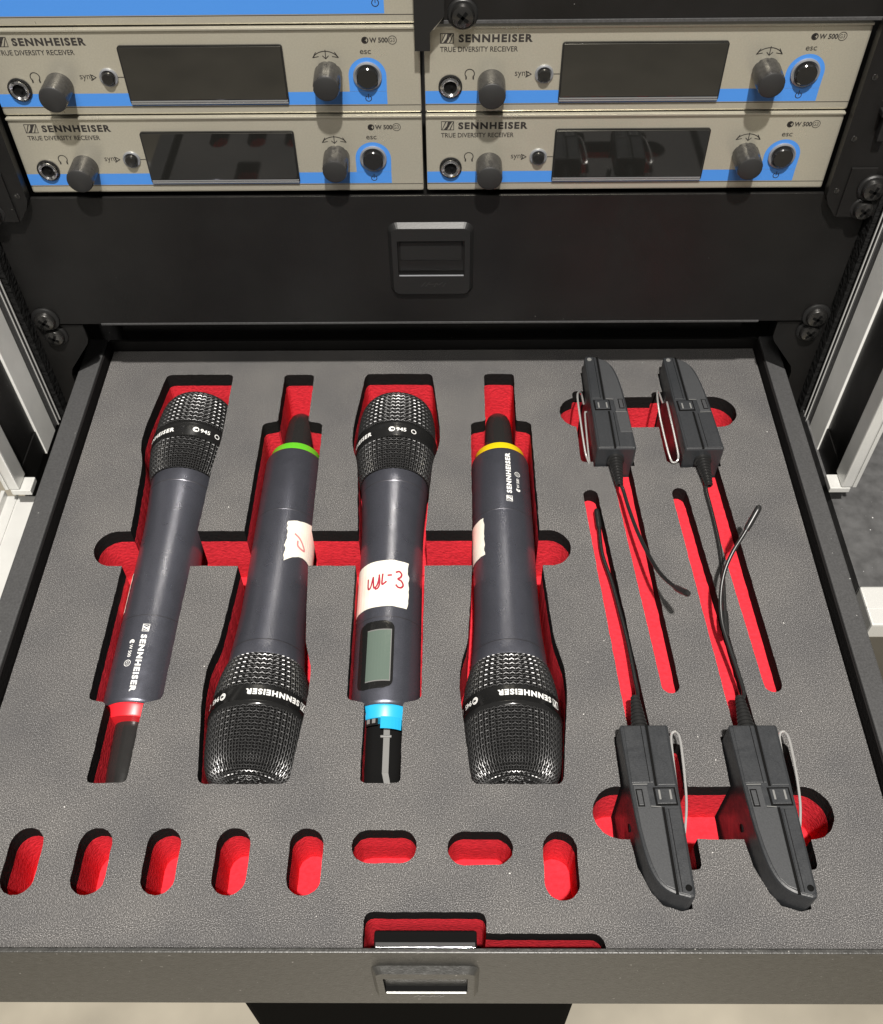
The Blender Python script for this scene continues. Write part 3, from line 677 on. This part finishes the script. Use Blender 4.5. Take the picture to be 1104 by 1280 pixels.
def wrap(geo, fn):
    v, f, _ = geo; return [fn(p[0], p[1]) for p in v], f
def cyl(r, s, th): return (r * math.sin(th), s, r * math.cos(th))
def body_r(s):
    if s < 160: return 18.3
    if s < 192: return 18.3 + 1.9 * ((s - 160) / 32) ** 1.5
    return 20.2 + 0.6 * (s - 192) / 8.5
def patch(corners_fn, na, ns):
    """grid of (s, theta) bent round the handle"""
    v = []; f = []
    for i in range(ns + 1):
        for j in range(na + 1): s, th = corners_fn(i / ns, j / na); v.append(cyl(body_r(s) + 0.28, s, th))
    for i in range(ns):
        for j in range(na): k = i * (na + 1) + j; f.append((k, k + 1, k + na + 2, k + na + 1))
    return v, f
R = math.radians
def microphone(x, tip_y, flip, ring, label, text_th=None, band_th=0.0, tape=None, lcd=False, sag=0.0, turn=0.0, tilt=2.1):
    m = empty('handheld_microphone', (x, tip_y, -26 + sag), (R(tilt), 0, (math.pi if flip else 0) + turn))
    tag(m, label, 'microphone', 'handheld microphones in the foam')
    b = MB(); b.lathe([(0, 46.0), (17.2, 46.0), (18.0, 46.7), (18.3, 48), (18.3, 97.4)], (0, 0, 0), 'y', 48)
    b.lathe([(18.05, 97.4), (18.05, 98.0)], (0, 0, 0), 'y', 48)
    pr = [(18.3, 98.0)] + [(body_r(s), s) for s in range(103, 191, 4)] + [(20.1, 191.6), (19.9, 191.7), (19.9, 192.1), (20.2, 192.2), (20.8, 199.6), (20.5, 200.6), (18, 200.8)]
    b.lathe(pr, (0, 0, 0), 'y', 56); body = b.build('handle', 'mic_body', m)
    b = MB(); b.lathe([(18.2, 97.2), (18.42, 97.45), (18.42, 97.95), (18.2, 98.2)], (0, 0, 0), 'y', 48); b.build('seam_ring', 'mic_seam', m)
    b = MB(); b.lathe([(20.05, 191.4), (20.3, 191.7), (20.3, 192.2), (20.1, 192.4)], (0, 0, 0), 'y', 48); b.build('collar_ring', 'mic_seam', m)
    gr = link('grille', GRILLE, m, 'stuff')
    b = MB(); b.lathe([(max(0.01, r - 1.3), s - (0.9 if s > 262 else 0)) for r, s in HEAD] + [(0, 267.2)], (0, 0, 0), 'y', 40); b.build('grille_lining', 'grille_core', m)
    b = MB(); b.lathe([(25.0, 222.6), (25.7, 223.0), (25.9, 224.0), (25.8, 231.4), (26.2, 232.0), (26.2, 233.8), (25.8, 234.4), (25.0, 234.6)], (0, 0, 0), 'y', 64); bd = b.build('head_band', 'gloss_black', m)
    t = text_geo('SENNHEISER', 3.1, 0.045, 1.0, 0, 1.2); sc = 30.0 / t[2]; r_ = 26.02
    w = MB(); w.add(*wrap(t, lambda a, c: cyl(r_, 226.0 + c, band_th + (a * sc - 15.0) / r_))); w.build('band_lettering', 'white_ink', bd)
    lg = logo_geo(5.4, 4.2)
    w = MB(); w.add(*wrap(lg, lambda a, c: cyl(r_, 225.6 + c, band_th + (a - 21.8) / r_))); w.build('band_logo', 'white_ink', bd)
    w = MB(); th2 = band_th + R(76)
    w.add(*wrap(strokes_geo([arc(0, 0, 1.7, 0, 360, 18), arc(0, 0, 1.0, 60, 300, 10)], 0.55), lambda a, c: cyl(r_, 227.7 + c, th2 + (a - 6) / r_)))
    t = text_geo('945', 2.8, 0.02, 1.1); w.add(*wrap(t, lambda a, c: cyl(r_, 226.3 + c, th2 + (a - 3.2) / r_)))
    w.add(*wrap(strokes_geo([arc(0, 0, 1.5, 0, 360, 18)], 0.5), lambda a, c: cyl(r_, 227.7 + c, th2 + (a + 8) / r_)))
    w.build('capsule_lettering', 'white_ink', bd)
    # coloured ring and antenna
    b = MB(); b.lathe([(16.9, 46.1), (16.9, 45.1), (16.3, 44.1), (16.0, 40.0), (15.4, 39.2), (9, 38.8), (0, 38.8)], (0, 0, 0), 'y', 44); rg = b.build('colour_ring', ring, m)
    a = MB(); n = 28; rows = []
    if lcd:
        spec = [(40, 9.4, 8.4), (29, 9.4, 8.4), (12, 9.2, 8.0), (4, 8.8, 7.2), (1, 8.0, 6.0), (0, 6.0, 4.0)]; pw = 6
    else:
        spec = [(40, 9.6, 9.4), (26, 9.3, 8.7), (14, 8.9, 8.3), (7, 8.2, 7.6), (3.4, 7.0, 6.6), (1.4, 5.4, 5.2), (0.4, 3.4, 3.3), (0, 1.2, 1.2)]; pw = 2.1
    v = []; f = []
    for s_, wx, wz in spec:
        for i in range(n):
            t_ = 2 * math.pi * i / n; c_, q_ = math.cos(t_), math.sin(t_)
            k_ = (abs(c_) ** pw + abs(q_) ** pw) ** (-1 / pw); v.append((wx * k_ * q_, s_, wz * k_ * c_))
    for j in range(len(spec) - 1):
        for i in range(n): f.append((j * n + i, j * n + (i + 1) % n, (j + 1) * n + (i + 1) % n, (j + 1) * n + i))
    f.append(tuple((len(spec) - 1) * n + i for i in range(n)))
    a.add(v, f, 0, True); an = a.build('antenna', 'antenna' if not lcd else 'hole', m)
    if lcd:
        a = MB(); a.add([(0.2, 37, 8.9), (3.4, 37, 8.9), (3.4, 12, 8.6), (0.2, 12, 8.6), (5.6, 1.5, 7.4), (2.6, 1.5, 7.4)], [(0, 1, 2, 3), (3, 2, 4, 5)]); a.build('strip', 'strap', an)
        a = MB(); a.box(-1.4, 4.4, 31.0, 32.2, 8.3, 9.5, 0.3); a.build('strip_clasp', 'strap', an)
        a = MB(); v, f = patch(lambda p, q: (39.6 - 6.6 * p, R(-4 + 40 * q)), 6, 2)
        v = [(p[0] * .86, p[1], p[2] * .86) for p in v]; a.add(v, f); a.build('ring_tab', ring, rg)
        a = MB(); v, f = patch(lambda p, q: (39.7 - 4.2 * p, R(-50 + 40 * q)), 6, 2)
        v = [(p[0] * .80, p[1], p[2] * .80) for p in v]; a.add(v, f); a.build('contact_window', 'gloss_black', rg)
        for q0 in (-46, -34, -22):
            a = MB(); v, f = patch(lambda p, q: (39.0 - 2.4 * p, R(q0 + 7 * q)), 2, 1); v = [(p[0] * .806, p[1], p[2] * .806) for p in v]; a.add(v, f); a.build('contact', 'strap', rg)
    if text_th is not None:
        rr = 18.5; t = text_geo('SENNHEISER', 3.0, 0.045, 1.0, 0, 1.2); sc = 34.0 / t[2]
        w = MB(); w.add(*wrap(t, lambda a_, c: cyl(rr, 85.2 - a_ * sc, text_th + (c - 1.5) / rr))); w.build('brand_lettering', 'white_ink', m)
        lg = logo_geo(4.6, 3.8); w = MB(); w.add(*wrap(lg, lambda a_, c: cyl(rr, 91.8 - a_, text_th + (c - 1.9) / rr))); w.build('logo', 'white_ink', m)
        w = MB(); th2 = text_th - R(19)
        w.add(*wrap(strokes_geo([arc(0, 0, 1.2, 60, 300, 14), arc(0, 0, .8, 60, 300, 12), [(-.8, -.2), (.6, 0.2)]], .45), lambda a_, c: cyl(rr, 81.0 - a_, th2 + c / rr)))
        t = text_geo('W 500', 1.9, 0.01); w.add(*wrap(t, lambda a_, c: cyl(rr, 79.4 - a_, th2 + (c - .9) / rr)))
        t = text_geo('G3', 1.6, 0.0, .8); w.add(*wrap(t, lambda a_, c: cyl(rr, 69.3 - a_, th2 + (c - .8) / rr)))
        w.add(*wrap(strokes_geo([arc(0, 0, 1.8, 0, 360, 18)], .3), lambda a_, c: cyl(rr, 68.1 - a_, th2 + c / rr))); w.build('series_lettering', 'white_ink', m)
    if tape:
        s0, s1, t0, t1, tears = tape
        random.seed(int(x) + 400)
        jag = [random.uniform(-.8, .8) for _ in range(20)]
        def fn(p, q):
            th = t0 + (t1 - t0) * q; s_ = s0 + (s1 - s0) * p
            if q == 0 and tears != 'right': th -= 0.03 * jag[int(p * 18)]
            if q == 1: th += 0.045 * jag[int(p * 18)]
            if tears == 'torn': s_ += p * (6.5 * q + 2.4 * math.sin(q * 7)) + (1 - p) * 5.5 * q * q
            if p in (0, 1): s_ += 0.3 * jag[int(q * 15)]
            return s_, th
        w = MB(); v, f = patch(fn, 18, 16); w.add(v, f); tp = w.build('masking_tape', 'tape', m)
        if lcd:
            w = MB(); ss = 126.5
            lines = [[(-8.0, 3.5), (-7.4, -2.4), (-5.8, -2.0), (-4.8, 0.5), (-4.4, 2.8)] , [(-4.4, 4.2), (-4.0, 0.0), (-4.4, -2.4), (-5.2, -3.4), (-6.4, -3.6)], [(-2.4, 4.4), (-2.6, -1.2), (-1.0, -0.6), (-0.4, 0.0)], [(0.6, 3.6), (2.4, 3.8)], [(5.0, 5.6), (6.8, 6.2), (8.2, 4.8), (7.6, 3.0), (6.2, 1.8), (8.2, 0.8), (9.2, -1.2), (8.2, -2.8), (6.4, -2.9), (5.2, -1.8)], [(-11.5, 3.0), (-11.2, -2.0), (-9.6, -2.0), (-8.2, 3.2)]]
            w.add(*wrap(strokes_geo([catmull_2d(l) for l in lines], 1.05), lambda a_, c: cyl(18.66, ss - 6.5 + c * 1.15, R(5) + (a_ - 2.5) / 18.3))); w.build('handwriting', 'red_ink', tp)
        elif tears == 'torn':
            w = MB(); lines = [[(-2.2, 2.6), (0, 1.4), (1.8, -0.6), (2.6, -2.2), (0.8, -2.2), (-0.6, -1.4), (-0.8, 0.2)]]
            w.add(*wrap(strokes_geo([catmull_2d(l) for l in lines], 0.75), lambda a_, c: cyl(18.66, 121.0 - c * 1.9, R(-40) - a_ * 1.5 / 18.3))); w.build('handwriting', 'pink_ink', tp)
    if lcd:
        w = MB()
        def bez(p, q):
            s_ = 54.4 + 40.6 * p
            dd = min(p, 1 - p) * 40.6; inset = 0
            if dd < 5: inset = (5 - math.sqrt(max(0, 25 - (5 - dd) ** 2))) / 18.3
            return s_, R(-52) + inset + (R(66) - 2 * inset) * q
        v, f = patch(bez, 14, 30); w.add(v, f); bz = w.build('display_bezel', 'gloss_black', m)
        w = MB(); v, f = patch(lambda p, q: (59.0 + 30.0 * p, R(-33 + 41 * q)), 8, 2); v = [(p[0] * 1.006, p[1], p[2] * 1.006) for p in v]; w.add(v, f); w.build('lcd', 'lcd', bz)
        w = MB()
        for (sa, sb, ta, tb) in ((59.0, 89.0, 8.0, 9.5), (89.0, 89.6, -33, 9.5), (58.4, 59.0, -33, 9.5)):
            v, f = patch(lambda p, q: (sa + (sb - sa) * p, R(ta + (tb - ta) * q)), 6, 2); v = [(p[0] * 1.007, p[1], p[2] * 1.007) for p in v]; w.add(v, f)
        w.build('lcd_frame', 'strap', bz)
    return m
def catmull_2d(l): return [(p.x, p.y) for p in catmull([(a, c, 0) for a, c in l], 4)]

microphone(-154.3, -270.8, False, 'ring_red', 'dark grey handheld microphone with red ring, head pointing to the rack, leftmost', text_th=R(4), band_th=R(-46), tape=(104, 130, R(-150), R(-58), 'right'), turn=R(-0.4))
microphone(-87.0, -1.6, True, 'ring_green', 'dark grey handheld microphone with green ring and torn white tape', band_th=R(-26), tape=(102, 129, R(-112), R(-14), 'torn'))
microphone(-21.8, -272.0, False, 'ring_blue', 'dark grey handheld microphone with blue ring, small display and red handwriting on tape', band_th=R(-66), tape=(104, 134.5, R(-125), R(36), 'right'), lcd=True)
microphone(44.6, -2.0, True, 'ring_yellow', 'dark grey handheld microphone with yellow ring, mesh head towards the drawer front', text_th=R(-12), band_th=R(-15), tape=(102, 130, R(40), R(120), 'left'))

# ------------------------------------------------------------------ body-packs
def clip_wire(pts): 
    b = MB(); b.tube(catmull(pts, 6), 0.62, 8); return b
def pack(k, label, ant, lift, clip, door):
    x, y, a = PACKS[k]
    p = empty('bodypack_transmitter', (x, y, -49), (0, 0, a)); tag(p, label, 'transmitter', 'bodypack transmitters in the foam')
    Zt = 64.0
    b = MB(); b.prism(ccw(PACK_OUT), 0, Zt, 1.3); b.build('shell', 'pack', p)
    zt = Zt + 0.05
    def plate(name, outl, h, m, c=0.15, par=None, z0=None):
        q = MB(); q.prism(ccw(outl), (z0 if z0 is not None else Zt - 0.3), Zt + h, c); return q.build(name, m, par or p)
    def line(pts, w=0.42, name='seam', m='pack_line', h=0.06):
        q = MB(); v, f, _ = strokes_geo([pts], w); q.add([(a_, c, Zt + h) for a_, c in v], f); return q.build(name, m, p)
    # raised half along the curved side, so that the seam is a step
    plate('side_half', [(11.4, 0.9), (21.6, 0.9), (21.3, 29.8), (11.2, 29.8)], 0.35, 'pack', 0.3)
    curved = [(10.6, 41.8), (9.4, 41.8), (8.9, 78.6), (12.4, 77.0), (15.2, 73.6), (17.2, 67.8), (18.8, 60), (19.9, 51), (20.4, 41), (20.8, 31.4), (14.6, 31.4), (14.0, 41.8)]
    plate('battery_door', curved, 0.55, 'pack_door', 0.25)
    plate('clip_half', [(1.4, 1.2), (9.9, 0.9), (9.4, 31.0), (1.2, 31.0)], 0.30, 'pack', 0.3)
    plate('clip_half', [(1.0, 42.4), (7.6, 42.4), (7.2, 80.0), (3.0, 81.0), (1.2, 79.8)], 0.45, 'pack', 0.3)
    line([(10.6, 0.6), (10.3, 31.0)], 1.3); line([(8.5, 42.0), (8.1, 80.2)], 1.3); line([(13.4, 1.2), (12.9, 29.6)], 0.35, 'rib_line', 'pack_line', 0.4); line([(6.3, 42.6), (5.9, 79.6)], 0.3, 'rib_line', 'pack_line', 0.5)
    pl = plate('latch_plate', [(1.8, 32.2), (12.0, 32.2), (11.6, 40.9), (1.5, 40.9)], 0.5, 'pack_line', 0.2)
    plate('latch_tab', [(2.6, 32.9), (11.2, 32.9), (10.9, 40.2), (2.3, 40.2)], 0.9, 'pack', 0.25, pl)
    for xa in (4.0, 9.0): plate('tab_glint', [(xa, 33.6), (xa + 0.9, 33.6), (xa + 0.8, 38.2), (xa - 0.1, 38.2)], 1.0, 'strap', 0.05, pl)  # pale bars painted as highlights on the latch tab
    bt = plate('button_frame', [(17.0, 33.0), (20.2, 33.0), (19.8, 41.4), (16.7, 41.4)], 0.7, 'pack_line', 0.1)
    plate('button', [(17.5, 33.6), (19.7, 33.6), (19.3, 40.8), (17.2, 40.8)], 0.95, 'pack_door', 0.2, bt)
    line([(20.9, 30.6), (14.4, 30.6)], 0.4, 'door_edge', 'strap', 0.4); line([(13.9, 41.2), (9.6, 41.6)], 0.35, 'door_edge', 'strap', 0.6)
    if door: plate('side_panel', [(15.0, 12.6), (22.2, 12.6), (21.6, 30.0), (14.2, 30.0)], 0.9, 'pack_door', 0.25)
    q = MB(); q.lathe([(1.5, Zt + .5), (1.4, Zt + .75), (1.05, Zt + .75), (1.0, Zt + .55), (0, Zt + .55)], (3.0, 78.0, 0), 'z', 18); q.build('hinge_pin', 'pack_line' if k > 1 else 'strap', p)
    # curved-side screws low on the face, lip towards the cable
    for yy, zz in ((44, 46), (48, 36)):
        q = MB(); q.lathe([(2.0, 0), (1.9, .4), (1.2, .5), (0, .3)], (21.7 if yy < 46 else 21.3, yy, zz), 'x', 14); q.build('case_screw', 'hole', p)
    q = MB(); q.box(13.5, 19.5, -1.5, 0.4, 34, 35.5, .2); q.build('socket_lip', 'strap', p)
    # clip of bent spring wire on the flat side
    clip_wire(clip).build('belt_clip', 'wire_steel', p)
    # antenna: ribbed boot, wire, sleeved tip
    q = MB(); prof = [(5.2, 0.2), (5.2, -1.6)]
    yb = -1.8; r0 = 4.2
    while yb > -19:
        prof += [(r0, yb), (r0, yb - 1.1), (r0 - 0.75, yb - 1.3), (r0 - .75, yb - 1.9)]; yb -= 2.1; r0 -= 0.235
    prof += [(1.2, -20.5)]
    ax, az = 11.8, 54.0
    q.lathe(prof, (ax, 0, az), 'y', 20); bo = q.build('antenna_boot', 'rubber', p)
    inv = p.matrix_basis.inverted()
    P = [Vector((ax, -17, az))] + [(inv @ (Vector(w_) * MM)) / MM for w_ in ant]
    P = catmull(P, 8); q = MB(); rad = [1.08] * len(P); q.tube(P, rad, 10); aw = q.build('antenna', 'rubber', p)
    # sleeve over the last 12 mm
    acc = 0; i = len(P) - 1
    while i > 0 and acc < 13: acc += (P[i] - P[i - 1]).length; i -= 1
    tipd = (P[-1] - P[-2]).normalized(); sl = P[i:] + [P[-1] + tipd * 1.0]
    q = MB(); q.tube(sl, [1.5] + [1.75] * (len(sl) - 3) + [1.6, 0.8], 10); q.build('tip_sleeve', 'rubber', aw)
    return p

up_clip = [(-0.6, 58, 44), (-3.0, 60, 52), (-6.5, 52, 58), (-6.6, 34, 57), (-6.0, 8, 55), (-4.6, 2.5, 52), (-2.4, 3.2, 46), (-2.2, 12, 45), (-1.4, 44, 47), (-0.4, 48, 47)]
up_clip_b = [(-0.4, 60, 44), (-4.5, 62, 53), (-7.4, 50, 57), (-7.6, 34, 54), (-6.8, 6, 52), (-4.6, 1.6, 51), (-2.0, 3.4, 53), (-1.5, 14, 54), (-1.6, 46, 56), (-0.4, 50, 52)]
lo_clip = [(-0.5, 56, 52), (-3.4, 40, 58), (-4.6, 26, 60), (-5.6, 8, 60), (-4.8, 2.2, 59), (-2.4, 2.4, 58), (-1.6, 10, 57), (-1.2, 34, 54)]
A_ANT = [(115.2, -91.0, 3.0), (116.7, -105.9, 4.0), (118.7, -124.2, 7.0), (121.1, -142.8, 12.0), (124.1, -163.2, 20.0), (128.1, -179.5, 30.0), (131.3, -191.6, 41.0)]
B_ANT = [(164.3, -91.2, 3.0), (165.1, -107.4, 2.0), (165.3, -130.9, 2.0), (163.6, -153.1, 2.0), (160.7, -174.6, 2.5), (158.4, -191.6, 3.0)]
C_ANT = [(107.9, -225.0, 1.0), (107.9, -214.2, -1.0), (107.3, -192.7, -3.0), (105.8, -173.6, -5.0), (103.4, -151.6, -6.0), (100.0, -131.5, -6.0), (100.0, -112.8, -6.0), (99.8, -99.4, -6.0)]
D_ANT = [(161.2, -225.7, 3.0), (159.8, -212.4, 4.0), (157.6, -199.3, 6.0), (155.7, -187.9, 9.0), (155.8, -176.2, 14.0), (158.2, -164.9, 20.0), (162.9, -155.6, 26.0), (170.0, -146.3, 32.0), (178.0, -135.2, 40.0)]
pack(0, 'black bodypack transmitter at the back, left of two, its wire arching out of the slot', A_ANT, 0, up_clip, True)
pack(1, 'black bodypack transmitter at the back right corner of the foam', B_ANT, 0, up_clip_b, False)
pack(2, 'black bodypack transmitter at the front, left of two, wire lying inside its slot', C_ANT, 0, lo_clip, False)
pack(3, 'black bodypack transmitter at the front right, its wire rising in a curve', D_ANT, 0, lo_clip, False)
